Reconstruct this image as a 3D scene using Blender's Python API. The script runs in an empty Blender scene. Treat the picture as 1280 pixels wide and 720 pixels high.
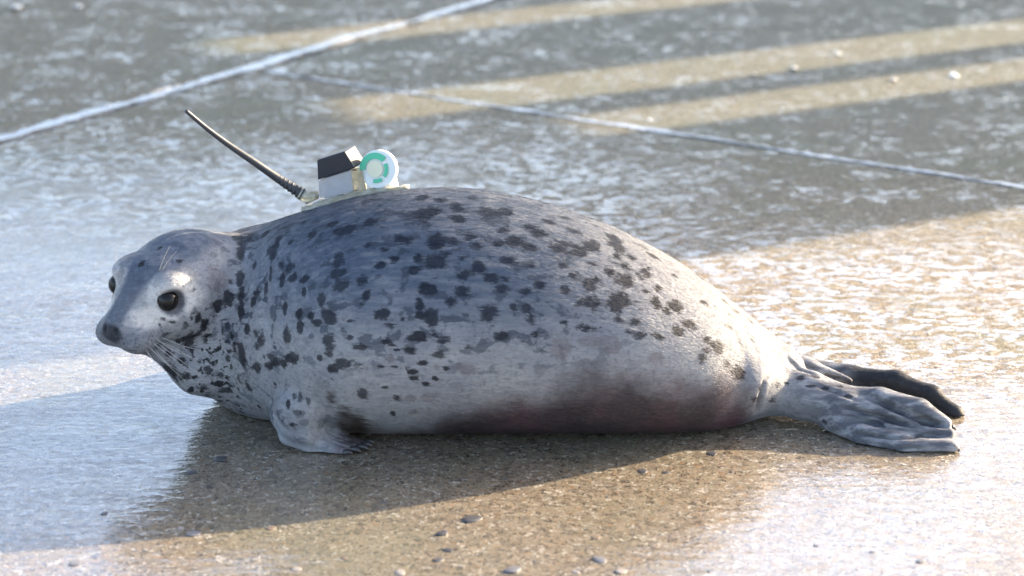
import bpy, bmesh, math, random
import numpy as np
from mathutils import Vector, Matrix
from mathutils.bvhtree import BVHTree

random.seed(7); rng = np.random.default_rng(11)
S = bpy.context.scene
C = S.collection
R = math.radians

# ------------------------------------------------------------------ camera
PITCH = R(17.5); CAMZ = 1.27; FPX = 3175.0
cam_d = bpy.data.cameras.new('camera'); cam = bpy.data.objects.new('camera', cam_d); C.objects.link(cam)
cam.location = (0, 0, CAMZ); cam.rotation_euler = (R(90) - PITCH, 0, 0)
cam_d.sensor_width = 36; cam_d.lens = FPX / 1280 * 36
cam_d.clip_start = 0.05; cam_d.clip_end = 2000
cam_d.dof.use_dof = True; cam_d.dof.focus_distance = 3.62; cam_d.dof.aperture_fstop = 3.6
S.camera = cam

# ------------------------------------------------------------------ sky and sun
SH = (-2.38, -1.27)                       # ground displacement of a shadow per metre of height
tosun = Vector((-SH[0], -SH[1], 1)).normalized()
ELEV = math.asin(tosun.z); AZ = math.atan2(tosun.x, tosun.y)
W = bpy.data.worlds.new('World'); S.world = W; W.use_nodes = True
nt = W.node_tree; nt.nodes.clear()
sky = nt.nodes.new('ShaderNodeTexSky'); sky.sky_type = 'NISHITA'; sky.sun_disc = False
sky.sun_elevation = ELEV; sky.sun_rotation = AZ
sky.air_density = 0.75; sky.dust_density = 2.6; sky.ozone_density = 0.15
bg = nt.nodes.new('ShaderNodeBackground'); bg.inputs['Strength'].default_value = 0.115
wo = nt.nodes.new('ShaderNodeOutputWorld')
nt.links.new(sky.outputs[0], bg.inputs[0]); nt.links.new(bg.outputs[0], wo.inputs[0])
sun_d = bpy.data.lights.new('sun', 'SUN'); sun = bpy.data.objects.new('sun', sun_d); C.objects.link(sun)
sun_d.energy = 3.5; sun_d.angle = R(0.5); sun_d.color = (1.0, 0.82, 0.60)
sun.rotation_euler = tosun.to_track_quat('Z', 'Y').to_euler()
sun.location = tosun * 20
S.view_settings.view_transform = 'Standard'; S.view_settings.look = 'None'
S.view_settings.exposure = 2.5; S.view_settings.gamma = 1; S.view_settings.use_curve_mapping = False
S.render.engine = 'CYCLES'
S.cycles.use_denoising = True; S.cycles.max_bounces = 6
S.cycles.sample_clamp_indirect = 6

# ------------------------------------------------------------------ measuring helpers (survey of the place from the photo)
_s, _c = math.sin(PITCH), math.cos(PITCH)
def ray(px, py):
    xc = (px - 640) / FPX; yc = (360 - py) / FPX
    return Vector((xc, _c + yc * _s, -_s + yc * _c))
def P(px, py, Y):
    d = ray(px, py); t = Y / d.y
    return Vector((d.x * t, Y, CAMZ + d.z * t))
def G(px, py, z=0.0):
    d = ray(px, py); t = (z - CAMZ) / d.z
    return Vector((d.x * t, d.y * t, z))
def depth(Y, py):
    return Y / ray(640, py).y

# ------------------------------------------------------------------ mesh helpers
def link(name, me, mat=None, parent=None, smooth=False):
    o = bpy.data.objects.new(name, me); C.objects.link(o)
    if mat: me.materials.append(mat)
    if smooth:
        me.polygons.foreach_set('use_smooth', [True] * len(me.polygons))
    if parent: o.parent = parent
    return o
def from_bm(name, bm, mat=None, parent=None, smooth=False):
    me = bpy.data.meshes.new(name); bm.normal_update(); bm.to_mesh(me); bm.free()
    return link(name, me, mat, parent, smooth)
def tag(o, label=None, cat=None, group=None, kind=None):
    if label: o['label'] = label
    if cat: o['category'] = cat
    if group: o['group'] = group
    if kind: o['kind'] = kind
    return o
def tube_bm(pts, rads, n=8, bm=None, cap=True):
    bm = bm or bmesh.new()
    pts = [Vector(p) for p in pts]; rings = []
    ref = Vector((0.13, 0.31, 0.94))
    for i, p in enumerate(pts):
        t = (pts[min(i + 1, len(pts) - 1)] - pts[max(i - 1, 0)]).normalized()
        a = t.cross(ref).normalized(); b = t.cross(a).normalized()
        rings.append([bm.verts.new(p + (a * math.cos(2 * math.pi * k / n) + b * math.sin(2 * math.pi * k / n)) * rads[i]) for k in range(n)])
    for r0, r1 in zip(rings, rings[1:]):
        for k in range(n):
            bm.faces.new((r0[k], r0[(k + 1) % n], r1[(k + 1) % n], r1[k]))
    if cap:
        bm.faces.new(rings[0][::-1]); bm.faces.new(rings[-1])
    bmesh.ops.recalc_face_normals(bm, faces=bm.faces[:])
    return bm
def spline(pts, n):
    pts = [np.array(p, float) for p in pts]; out = []
    m = len(pts) - 1
    for i in range(n):
        u = i / (n - 1) * m; k = min(int(u), m - 1); t = u - k
        p0, p1, p2, p3 = pts[max(k - 1, 0)], pts[k], pts[k + 1], pts[min(k + 2, m)]
        out.append(Vector(0.5 * ((2 * p1) + (-p0 + p2) * t + (2 * p0 - 5 * p1 + 4 * p2 - p3) * t * t + (-p0 + 3 * p1 - 3 * p2 + p3) * t ** 3)))
    return out
def box_bm(w, d, h, bev=0.0, seg=2):
    bm = bmesh.new(); bmesh.ops.create_cube(bm, size=1)
    bmesh.ops.scale(bm, vec=(w, d, h), verts=bm.verts)
    if bev: bmesh.ops.bevel(bm, geom=bm.edges[:], offset=bev, segments=seg, affect='EDGES', profile=0.5)
    return bm

# ------------------------------------------------------------------ node helpers
class N:
    def __init__(s, name):
        s.m = bpy.data.materials.new(name); s.m.use_nodes = True
        s.t = s.m.node_tree; s.t.nodes.clear()
        s.out = s.t.nodes.new('ShaderNodeOutputMaterial')
        s.b = s.t.nodes.new('ShaderNodeBsdfPrincipled')
        s.t.links.new(s.b.outputs[0], s.out.inputs['Surface'])
        s.geo = s.t.nodes.new('ShaderNodeNewGeometry')
        s.pos = s.geo.outputs['Position']
    def put(s, sock, v):
        if hasattr(v, 'is_output'): s.t.links.new(v, sock)
        elif isinstance(v, (tuple, list)) and len(v) == 3 and sock.type == 'RGBA': sock.default_value = (*v, 1)
        else: sock.default_value = v
    def set(s, **k):
        for n, v in k.items(): s.put(s.b.inputs[n.replace('_', ' ')], v)
    def map(s, v, scale, rot=(0, 0, 0)):
        n = s.t.nodes.new('ShaderNodeMapping'); s.put(n.inputs[0], v)
        n.inputs['Scale'].default_value = scale; n.inputs['Rotation'].default_value = rot
        return n.outputs[0]
    def noise(s, scale, detail=2, rough=0.5, dist=0.0, vec=None, color=False):
        n = s.t.nodes.new('ShaderNodeTexNoise'); s.put(n.inputs['Vector'], vec or s.pos)
        n.inputs['Scale'].default_value = scale; n.inputs['Detail'].default_value = detail
        n.inputs['Roughness'].default_value = rough; n.inputs['Distortion'].default_value = dist
        return n.outputs['Color' if color else 'Fac']
    def vor(s, scale, out='Color', vec=None, feature='F1', rand=1.0):
        n = s.t.nodes.new('ShaderNodeTexVoronoi'); n.feature = feature; s.put(n.inputs['Vector'], vec or s.pos)
        n.inputs['Scale'].default_value = scale; n.inputs['Randomness'].default_value = rand
        return n.outputs[out]
    def ramp(s, f, stops, mode='LINEAR'):
        n = s.t.nodes.new('ShaderNodeValToRGB'); s.put(n.inputs[0], f); cr = n.color_ramp; cr.interpolation = mode
        while len(cr.elements) < len(stops): cr.elements.new(0.5)
        for e, (p, c) in zip(cr.elements, stops):
            e.position = p; e.color = (*c, 1) if isinstance(c, (tuple, list)) else (c, c, c, 1)
        return n.outputs[0]
    def mix(s, f, a, b, mode='MIX'):
        n = s.t.nodes.new('ShaderNodeMix'); n.data_type = 'RGBA'; n.blend_type = mode
        s.put(n.inputs[0], f); s.put(n.inputs[6], a); s.put(n.inputs[7], b)
        return n.outputs[2]
    def math(s, op, a, b=0.0, clamp=False, c=None):
        n = s.t.nodes.new('ShaderNodeMath'); n.operation = op; n.use_clamp = clamp
        s.put(n.inputs[0], a); s.put(n.inputs[1], b)
        if c is not None: s.put(n.inputs[2], c)
        return n.outputs[0]
    def sstep(s, v, lo, hi, a=0.0, b=1.0):
        n = s.t.nodes.new('ShaderNodeMapRange'); n.interpolation_type = 'SMOOTHSTEP'
        s.put(n.inputs[0], v); n.inputs[1].default_value = lo; n.inputs[2].default_value = hi
        n.inputs[3].default_value = a; n.inputs[4].default_value = b
        return n.outputs[0]
    def xyz(s, v):
        n = s.t.nodes.new('ShaderNodeSeparateXYZ'); s.put(n.inputs[0], v); return n.outputs
    def attr(s, name, out='Fac'):
        n = s.t.nodes.new('ShaderNodeAttribute'); n.attribute_name = name; return n.outputs[out]
    def bump(s, h, dist, strength=1.0, normal=None):
        n = s.t.nodes.new('ShaderNodeBump'); s.put(n.inputs['Height'], h)
        n.inputs['Distance'].default_value = dist; n.inputs['Strength'].default_value = strength
        if normal is not None: s.put(n.inputs['Normal'], normal)
        return n.outputs[0]
def plain(name, col, rough=0.5, metal=0.0, grain=60, amt=0.15, bump=0.0003, **k):
    n = N(name); f = n.noise(grain, 4)
    n.set(Base_Color=n.mix(n.math('MULTIPLY', f, amt * 2), col, tuple(c * 0.45 for c in col)), Roughness=rough, Metallic=metal, Normal=n.bump(f, bump), **k)
    return n.m

# ------------------------------------------------------------------ wet concrete
def concrete(name, kind):
    n = N(name)
    pos = n.pos; x, y, z = n.xyz(pos)
    # exposed aggregate
    jit = n.mix(0.012, pos, n.noise(90, 2, color=True), 'LINEAR_LIGHT')
    g1 = n.xyz(n.vor(210, vec=jit))[0]; g2 = n.xyz(n.vor(95, vec=jit))[1]
    agg = n.ramp(g1, [(0.0, (0.06, 0.05, 0.045)), (0.12, (0.20, 0.15, 0.105)), (0.35, (0.36, 0.285, 0.20)), (0.6, (0.44, 0.36, 0.265)), (0.82, (0.50, 0.43, 0.34)), (0.90, (0.44, 0.25, 0.12)), (0.95, (0.85, 0.80, 0.72))])
    mort = n.ramp(n.noise(38, 5, 0.6), [(0.3, (0.24, 0.19, 0.13)), (0.5, (0.36, 0.29, 0.205)), (0.7, (0.44, 0.36, 0.27))])
    col = n.mix(0.85, mort, agg)
    col = n.mix(n.math('MULTIPLY', n.sstep(g2, 0.86, 0.9), 0.45), col, (0.17, 0.15, 0.13))
    col = n.mix(1.0, col, (0.59, 0.59, 0.565), 'MULTIPLY')
    algae = n.sstep(n.noise(2.3, 4, 0.6), 0.45, 0.7)
    col = n.mix(n.math('MULTIPLY', algae, 0.55 if kind == 'near' else 0.75), col, n.mix(0.6, col, (0.16, 0.175, 0.11)))
    if kind == 'far':
        col = n.mix(0.2, col, (0.22, 0.22, 0.18))
    col = n.mix(1.0, col, n.ramp(n.noise(330, 3, 0.75), [(0.30, 0.35), (0.45, 0.85), (0.58, 1.15), (0.72, 1.9)]), 'MULTIPLY')
    # standing water: where it lies and how it ripples
    pool = n.noise(1.1, 3, 0.55)
    patch = n.noise(9, 5, 0.65, vec=n.map(pos, (0.7, 1.0, 1)))
    rip = n.map(pos, (0.55, 1.0, 1.0), (0, 0, R(-8)))
    w1 = n.noise(52, 3, 0.6, 0.5, vec=rip)
    w2 = n.noise(120, 2, 0.55, 0.2, vec=rip)
    w3 = n.noise(9, 1, 0.5, vec=rip)
    grit = n.noise(420, 2, 0.6)
    streak = n.sstep(n.math('ADD', w1, n.math('MULTIPLY', n.math('SUBTRACT', w2, 0.5), 0.5)), 0.46, 0.56)
    thin = n.sstep(n.math('ADD', n.math('ADD', w1, n.math('MULTIPLY', n.math('SUBTRACT', w2, 0.5), 0.7)), n.math('MULTIPLY', n.math('SUBTRACT', patch, 0.5), 0.8)), 0.60, 0.68)
    deep = n.math('MULTIPLY', n.sstep(n.math('ADD', w2, n.math('MULTIPLY', grit, 0.6)), 0.60, 0.90, 0.66, 1.0), n.sstep(n.math('ADD', w1, n.math('MULTIPLY', patch, 0.5)), 0.52, 0.68, 0.74, 1.0))
    deep = n.math('MULTIPLY', deep, n.sstep(n.noise(2.6, 4, 0.6, vec=n.map(pos, (0.5, 1, 1))), 0.33, 0.52, 0.74, 1.0))
    low = n.sstep(y, 3.75, 3.3)                                    # foreground lies lowest and is flooded
    lefty = n.math('MULTIPLY', n.sstep(x, 0.1, -0.3), n.sstep(y, 5.2, 4.0))
    flood = n.math('MULTIPLY', n.math('MULTIPLY', n.math('ADD', low, lefty, True), deep), n.sstep(x, 0.15, 0.7, 1.0, 0.72))
    streak = n.math('MULTIPLY', streak, n.sstep(n.noise(5, 5, 0.65), 0.36, 0.55, 0.45, 1.0))
    mid = n.math('MULTIPLY', streak, n.math('MAXIMUM', n.sstep(y, 4.5, 4.1), n.math('MULTIPLY', n.sstep(x, 0.55, 0.0), n.sstep(y, 5.3, 4.7))))
    back = n.math('MULTIPLY', n.sstep(thin, 0.0, 1.0, 0.03, 0.95), n.sstep(x, 0.9, -0.6, 0.55, 1.0))
    wet = n.math('MAXIMUM', n.math('MAXIMUM', flood, mid), back)
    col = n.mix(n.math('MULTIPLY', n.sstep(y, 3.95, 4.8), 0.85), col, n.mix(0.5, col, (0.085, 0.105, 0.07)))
    h = n.math('ADD', n.math('MULTIPLY', w1, 1.0), n.math('MULTIPLY', w2, 0.25))
    h = n.math('ADD', h, n.math('MULTIPLY', w3, 2.5))
    cn = n.bump(h, 0.0013)
    cn = n.bump(grit, 0.00010, 1.0, cn)
    n.set(Base_Color=col, Roughness=0.6, Specular_IOR_Level=0.12, Normal=n.bump(n.math('ADD', n.math('MULTIPLY', g1, 0.5), grit), 0.0040),
          Coat_Weight=wet, Coat_Roughness=0.06, Coat_IOR=3.3, Coat_Normal=cn)
    return n.m
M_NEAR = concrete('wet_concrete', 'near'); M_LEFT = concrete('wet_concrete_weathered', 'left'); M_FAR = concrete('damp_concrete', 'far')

g = bmesh.new(); bmesh.ops.create_grid(g, x_segments=8, y_segments=8, size=150)
ground = from_bm('ground', g, M_FAR); ground.location = (0, 40, -0.03); tag(ground, kind='structure')
O = G(310, 85); v = (G(580, 0) - G(0, 165)); v.z = 0; v.normalize(); u = Vector((v.y, -v.x, 0))
def slab(u0, u1, v0, v1, mat, dz=0.0):
    gap = 0.010
    bm = box_bm(u1 - u0 - gap, v1 - v0 - gap, 0.16, 0.007, 3)
    o = from_bm('slab', bm, mat, ground)
    c = O + u * (u0 + u1) / 2 + v * (v0 + v1) / 2
    o.location = c - ground.location + Vector((0, 0, -0.08 + dz))
    o.rotation_euler = (0, 0, math.atan2(u.y, u.x))
    return o
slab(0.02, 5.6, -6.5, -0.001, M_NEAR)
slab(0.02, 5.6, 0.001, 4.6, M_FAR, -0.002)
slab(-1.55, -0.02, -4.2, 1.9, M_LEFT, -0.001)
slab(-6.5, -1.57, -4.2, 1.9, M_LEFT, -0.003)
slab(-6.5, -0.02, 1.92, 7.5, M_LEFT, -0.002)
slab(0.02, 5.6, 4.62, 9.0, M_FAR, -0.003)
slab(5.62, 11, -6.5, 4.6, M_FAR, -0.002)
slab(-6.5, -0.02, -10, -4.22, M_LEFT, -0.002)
# water standing in the wide joint
n = N('standing_water'); n.set(Base_Color=n.mix(n.sstep(n.noise(20, 4, 0.7), 0.35, 0.6), (0.07, 0.075, 0.08), (0.26, 0.27, 0.28)), Roughness=0.2, IOR=1.5, Normal=n.bump(n.noise(30, 3), 0.003), Coat_Weight=0.45, Coat_IOR=2.0, Coat_Roughness=0.2); M_WATER = n.m
def ragged(name, mat, along, across, l0, l1, wmin, wmax, seed, z=0.0012, n_=420):
    rj = np.random.default_rng(seed)
    def wob(k): return np.interp(np.linspace(0, 1, n_), np.linspace(0, 1, k), rj.uniform(0, 1, k))
    wl = wmin + (wmax - wmin) * (0.35 * wob(40) + 0.4 * wob(130) + 0.25 * wob(420)); wr = wmin + (wmax - wmin) * (0.35 * wob(40) + 0.4 * wob(130) + 0.25 * wob(420))
    bm = bmesh.new(); rows = []
    for i in range(n_):
        c = O + along * (l0 + (l1 - l0) * i / (n_ - 1))
        rows.append([bm.verts.new(c + across * o_ + Vector((0, 0, zz))) for o_, zz in ((-max(wl[i], 0.0006), -0.010), (-max(wl[i], 0.0006) * 0.97, z), (max(wr[i], 0.0006) * 0.97, z), (max(wr[i], 0.0006), -0.010))])
    for r0, r1 in zip(rows, rows[1:]):
        for k in range(3): bm.faces.new((r0[k], r0[k + 1], r1[k + 1], r1[k]))
    bmesh.ops.recalc_face_normals(bm, faces=bm.faces[:])
    return tag(from_bm(name, bm, mat), kind='structure')
ragged('joint_mortar', M_WATER, v, u, -4.5, 6.5, -0.008, 0.038, 4)
n = N('joint_sealant'); n.set(Base_Color=n.mix(n.sstep(n.noise(16, 4, 0.7), 0.45, 0.6), (0.10, 0.105, 0.11), (0.26, 0.27, 0.28)), Roughness=0.3, Normal=n.bump(n.noise(40, 3), 0.004), Coat_Weight=0.45, Coat_IOR=2.0, Coat_Roughness=0.15); M_SEAL = n.m
ragged('joint_filler', M_SEAL, u, v, 0.05, 5.6, -0.012, 0.024, 9)

# ------------------------------------------------------------------ unseen board screen, its gaps shaped to cast bands of shade on the far concrete
fd = Vector((-SH[0], -SH[1], 0)).normalized(); fn = Vector((-fd.y, fd.x, 0))
def off(px, py): return fn.dot(G(px, py))
HT = 3.6; TF = 7.6
e_ = [off(900, 318), off(1280, 100), off(1280, 72), off(1280, 52), off(1280, 22), off(700, 24), off(700, 4), off(700, 4) + 1.6]
M_SHADE_WOOD = plain('shade_screen_timber', (0.17, 0.13, 0.09), 0.7, grain=25, amt=0.35, bump=0.002)
shade_caster = bpy.data.objects.new('shade_screen', None); C.objects.link(shade_caster)
tag(shade_caster, 'tall unseen screen of upright planks, gapped to cast bands of shade across the slipway', 'shade_caster')
shade_caster.location = fd * TF + fn * e_[0]; shade_caster.rotation_euler = (0, 0, math.atan2(fn.y, fn.x))
rf = random.Random(5)
for a, b in ((0, 1), (2, 3), (4, 5), (6, 7)):
    w = e_[b] - e_[a]; k = max(1, round(w / 0.14))
    for i in range(k):
        hgt = HT + rf.uniform(-0.03, 0.03)
        o = from_bm('shade_plank', box_bm(w / k + 0.006, 0.025, hgt, 0.003, 1), M_SHADE_WOOD, shade_caster)
        o.location = (e_[a] - e_[0] + (i + 0.5) * w / k, 0.0275 * (i % 2), hgt / 2)
for (a, b), (px, py) in zip(((1, 2), (3, 4), (5, 6)), ((735, 165), (430, 142), (270, 62))):
    zt = (TF - fd.dot(G(px, py))) * math.tan(ELEV); w = e_[b] - e_[a]
    if zt < HT - 0.05:
        o = from_bm('shade_header_board', box_bm(w - 0.004, 0.025, HT - zt, 0.003, 1), M_SHADE_WOOD, shade_caster); o.location = ((e_[a] + e_[b]) / 2 - e_[0], 0, (HT + zt) / 2)  # boards added over the gaps to end each band of sunlight
for z in (0.25, 3.3):
    o = from_bm('shade_rail', box_bm(e_[7] - e_[0], 0.05, 0.1, 0.004, 1), M_SHADE_WOOD, shade_caster); o.location = ((e_[7] - e_[0]) / 2, -0.0385, z)

# ------------------------------------------------------------------ seal: signed distance field -> one skin
VS = 0.003
lo = np.array([-0.66, 3.20, -0.006]); hi = np.array([0.68, 3.80, 0.375])
nx, ny, nz = [int(k) for k in np.ceil((hi - lo) / VS)]
gx = (lo[0] + VS * np.arange(nx)).astype(np.float32); gy = (lo[1] + VS * np.arange(ny)).astype(np.float32); gz = (lo[2] + VS * np.arange(nz)).astype(np.float32)
D = np.full((nx, ny, nz), 1.0, np.float32)
def region(c0, c1, pad):
    sl = []
    for k, (g_, n_) in enumerate(((gx, nx), (gy, ny), (gz, nz))):
        a = int(np.floor((c0[k] - pad - lo[k]) / VS)); b = int(np.ceil((c1[k] + pad - lo[k]) / VS)) + 1
        sl.append(slice(max(a, 0), min(max(b, 1), n_)))
    return tuple(sl)
def smin(a, b, k):
    h = np.maximum(k - np.abs(a - b), 0) / k
    return np.minimum(a, b) - h * h * k * 0.25
def coords(sl):
    return gx[sl[0]][:, None, None], gy[sl[1]][None, :, None], gz[sl[2]][None, None, :]
def cone(p, q, r0, r1, k):
    p = np.array(p, np.float32); q = np.array(q, np.float32); r = max(r0, r1)
    sl = region(np.minimum(p, q), np.maximum(p, q), r + k + 0.02); X, Y, Z = coords(sl)
    d = q - p; L2 = float(d @ d)
    t = np.clip(((X - p[0]) * d[0] + (Y - p[1]) * d[1] + (Z - p[2]) * d[2]) / L2, 0, 1)
    e = np.sqrt((X - p[0] - t * d[0]) ** 2 + (Y - p[1] - t * d[1]) ** 2 + (Z - p[2] - t * d[2]) ** 2) - (r0 + (r1 - r0) * t)
    D[sl] = smin(D[sl], e, k)
def ell(c, ax, rad, k, cut=False):
    c = np.array(c, np.float32); r = max(rad)
    sl = region(c, c, r + k + 0.02); X, Y, Z = coords(sl)
    l = [((X - c[0]) * a[0] + (Y - c[1]) * a[1] + (Z - c[2]) * a[2]) for a in ax]
    k0 = np.sqrt(sum((q / w) ** 2 for q, w in zip(l, rad))) + 1e-6
    k1 = np.sqrt(sum((q / (w * w)) ** 2 for q, w in zip(l, rad))) + 1e-6
    e = k0 * (k0 - 1) / k1
    if cut: D[sl] = -smin(-D[sl], e, k)
    else: D[sl] = smin(D[sl], e, k)

prof = [(300, 287, 512), (330, 280, 521), (360, 270, 529), (400, 258, 536), (440, 247.5, 540), (480, 240, 541), (520, 235.5, 541), (560, 234, 541), (600, 236.5, 541),
        (640, 243, 541), (680, 252, 541), (720, 265, 541), (760, 280.5, 541), (800, 299.5, 541), (840, 322, 540), (880, 349, 539), (920, 381, 535), (950, 406, 528), (975, 428, 520)]
KW = 1.18
sec = []
Yp = 3.5
for px, tp, bt in prof:
    for _ in range(4):
        dp = depth(Yp, (tp + bt) / 2); half = (bt - tp) / 2 / FPX * dp
        b = half / math.sqrt((KW * _s) ** 2 + _c ** 2)
        if 330 <= px <= 900:
            d = ray(px, (tp + bt) / 2); t = (b - 0.010 - CAMZ) / d.z; Yp = d.y * t
    p = P(px, (tp + bt) / 2, Yp)
    sec.append((p.x, p.y, p.z, b * KW, b))
s0 = sec[0]; s1 = sec[-1]
sec = [(s0[0] - 0.088, s0[1] - 0.02, s0[2] - 0.0, 0.004, 0.004), (s0[0] - 0.08, s0[1] - 0.018, s0[2] - 0.0, 0.05, 0.05), (s0[0] - 0.055, s0[1] - 0.012, s0[2] - 0.004, 0.092, 0.092), (s0[0] - 0.025, s0[1] - 0.005, s0[2] - 0.002, 0.122, 0.116)] + sec + \
      [(s1[0] + 0.02, s1[1], s1[2] - 0.002, s1[3] * 0.8, s1[4] * 0.8), (s1[0] + 0.035, s1[1], s1[2] - 0.004, s1[3] * 0.5, s1[4] * 0.5), (s1[0] + 0.042, s1[1], s1[2] - 0.004, 0.004, 0.004)]
sec = np.array(sec)
for k_, w_ in ((-6, 0.92), (-5, 0.8), (-4, 0.62), (-3, 0.6), (-2, 0.6)): sec[k_, 3] *= w_; sec[k_, 1] += 0.02 * (1 - w_) / 0.4
def interp(i):
    v_ = np.interp(gx, sec[:, 0], sec[:, i])
    ker = np.ones(9) / 9
    pad = np.pad(v_, 4, mode='edge'); sm = np.convolve(pad, ker, 'valid')
    edge = (gx > sec[5, 0]) & (gx < sec[-5, 0])
    return np.where(edge, sm, v_).astype(np.float32)
cy, cz, ca, cb = interp(1), interp(2), interp(3), interp(4)
inside = (gx > sec[0, 0]) & (gx < sec[-1, 0])
A_ = ca[:, None, None]; B_ = cb[:, None, None]
dy = gy[None, :, None] - cy[:, None, None]; dz = gz[None, None, :] - cz[:, None, None]
q = np.sqrt((dy / A_) ** 2 + (dz / B_) ** 2) + 1e-5
gr = np.sqrt((dy / A_ ** 2) ** 2 + (dz / B_ ** 2) ** 2) / q + 1e-5
T_ = np.clip((q - 1) / gr, -1, 1)
T_[~inside] = 1.0
D[:] = np.minimum(D, T_); del T_, q, gr, dy, dz
def sy(px): return float(np.interp(px, [p[0] for p in prof], sec[4:-3, 1]))

# head frame: f forward, l towards its left cheek, up
E0 = P(182, 362, 3.355)
PHI = R(54); PIT = R(6); ROLL = R(4)
f_ = Vector((-math.cos(PHI) * math.cos(PIT), -math.sin(PHI) * math.cos(PIT), -math.sin(PIT)))
l_ = Vector((math.sin(PHI), -math.cos(PHI), 0)); u_ = l_.cross(f_) * -1
if u_.z < 0: u_ = -u_
l_, u_ = l_ * math.cos(ROLL) - u_ * math.sin(ROLL), u_ * math.cos(ROLL) + l_ * math.sin(ROLL)
HX = (f_, l_, u_)
def H(a, l, up): return E0 + f_ * a + l_ * l + u_ * up
ell(H(-0.078, 0, -0.004), HX, (0.093, 0.079, 0.048), 0.03)
nb = Vector((sec[5, 0], sec[5, 1], sec[5, 2]))
cone(H(-0.09, 0, -0.012), nb + Vector((-0.02, 0, 0.018)), 0.060, 0.108, 0.03)
cone(H(-0.05, 0, -0.035), nb + Vector((0.0, -0.02, -0.04)), 0.045, 0.085, 0.03)
ell(H(-0.035, 0.038, -0.03), HX, (0.055, 0.035, 0.045), 0.02)
ell(H(-0.035, -0.038, -0.03), HX, (0.055, 0.035, 0.045), 0.02)
cone(H(-0.02, 0, -0.008), H(0.043, 0, -0.036), 0.048, 0.030, 0.02)
for sg in (1, -1):
    ell(H(0.036, 0.023 * sg, -0.052), HX, (0.035, 0.027, 0.022), 0.014)      # whisker pads
    ell(H(-0.012, 0.043 * sg, 0.018), HX, (0.026, 0.018, 0.014), 0.018)      # brow
ell(H(0.062, 0, -0.035), HX, (0.015, 0.019, 0.014), 0.008)                    # nose
ell(H(0.006, 0, -0.073), HX, (0.034, 0.022, 0.014), 0.012)                    # lower jaw
def throat(pts, k):
    w = [(P(a, b, Y), r * depth(Y, b) / FPX) for a, b, Y, r in pts]
    for (p, r0), (q_, r1) in zip(w, w[1:]): cone(p, q_, r0, r1, k)
throat([(193, 424, 3.36, 20), (250, 457, 3.385, 33), (310, 462, 3.42, 46)], 0.02)
for sg in (1, -1):
    ell(H(0.006, 0.0575 * sg, -0.002), HX, (0.0165, 0.012, 0.0150), 0.006, cut=True)  # eye sockets
    ell(H(0.074, 0.009 * sg, -0.034), HX, (0.009, 0.0032, 0.007), 0.003, cut=True)      # nostrils
    ell(H(-0.085, 0.079 * sg, 0.0), HX, (0.004, 0.006, 0.004), 0.005, cut=True)         # ear holes

def chain(pts, k):
    w = [(P(a, b, Y), r * depth(Y, b) / FPX) for a, b, Y, r in pts]
    for (p, r0), (q_, r1) in zip(w, w[1:]): cone(p, q_, r0, r1, k)
# fore flipper (near) and its twin on the far side
chain([(398, 466, 3.315, 45), (376, 508, 3.290, 31), (381, 540, 3.282, 18)], 0.010)
chain([(362, 484, 3.33, 22), (353, 518, 3.305, 15), (360, 545, 3.285, 10), (388, 560, 3.278, 7), (432, 567, 3.265, 4.5)], 0.010)
chain([(376, 520, 3.300, 20), (400, 548, 3.292, 10), (440, 563, 3.272, 4.5)], 0.010)
chain([(385, 530, 3.325, 16), (412, 548, 3.298, 8), (449, 560, 3.280, 4.5)], 0.006)
chain([(392, 530, 3.33, 14), (418, 545, 3.306, 7), (455, 557.5, 3.288, 4.0)], 0.006)
chain([(395, 525, 3.335, 12), (420, 542, 3.314, 6), (459, 555.5, 3.296, 3.5)], 0.006)
cone((-0.30, 3.66, 0.09), (-0.30, 3.74, 0.03), 0.045, 0.028, 0.03); cone((-0.30, 3.74, 0.03), (-0.22, 3.78, 0.012), 0.026, 0.010, 0.012)
# hind flippers and tail
chain([(925, 472, sy(925) - 0.05, 40), (968, 487, 3.41, 30), (1010, 495, 3.39, 30), (1055, 508, 3.37, 27)], 0.012)
chain([(1045, 503, 3.385, 21), (1100, 502, 3.36, 18), (1150, 512, 3.335, 14), (1183, 529, 3.315, 8)], 0.005)
chain([(1060, 515, 3.375, 15), (1120, 521, 3.345, 9), (1168, 535, 3.318, 6)], 0.004)
chain([(1050, 522, 3.372, 16), (1110, 532, 3.342, 9), (1160, 543, 3.312, 6)], 0.004)
chain([(1035, 520, 3.365, 17), (1078, 544, 3.315, 14), (1130, 558, 3.285, 13), (1190, 559, 3.280, 10)], 0.005)
chain([(1050, 512, 3.36, 22), (1140, 528, 3.325, 14)], 0.005)
chain([(1110, 538, 3.315, 12), (1186, 545, 3.300, 10)], 0.005)
chain([(1080, 525, 3.375, 16), (1150, 533, 3.345, 10), (1185, 545, 3.33, 8)], 0.006)
chain([(960, 455, 3.52, 26), (1010, 463, 3.50, 17), (1060, 471, 3.48, 14), (1120, 476, 3.46, 12), (1165, 493, 3.44, 10.5), (1195, 518, 3.42, 9), (1205, 540, 3.41, 6)], 0.012)
chain([(1050, 485, 3.475, 15), (1120, 500, 3.455, 12), (1170, 520, 3.435, 10), (1190, 545, 3.42, 6)], 0.006)
chain([(1050, 500, 3.47, 15), (1120, 520, 3.45, 12), (1175, 545, 3.42, 8)], 0.006)
chain([(965, 448, 3.475, 22), (1010, 461, 3.455, 13), (1062, 476, 3.435, 5)], 0.010)
# resting on the ground
zc = gz[None, None, :]
D[:] = np.maximum(D, 0.0015 - zc)

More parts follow.
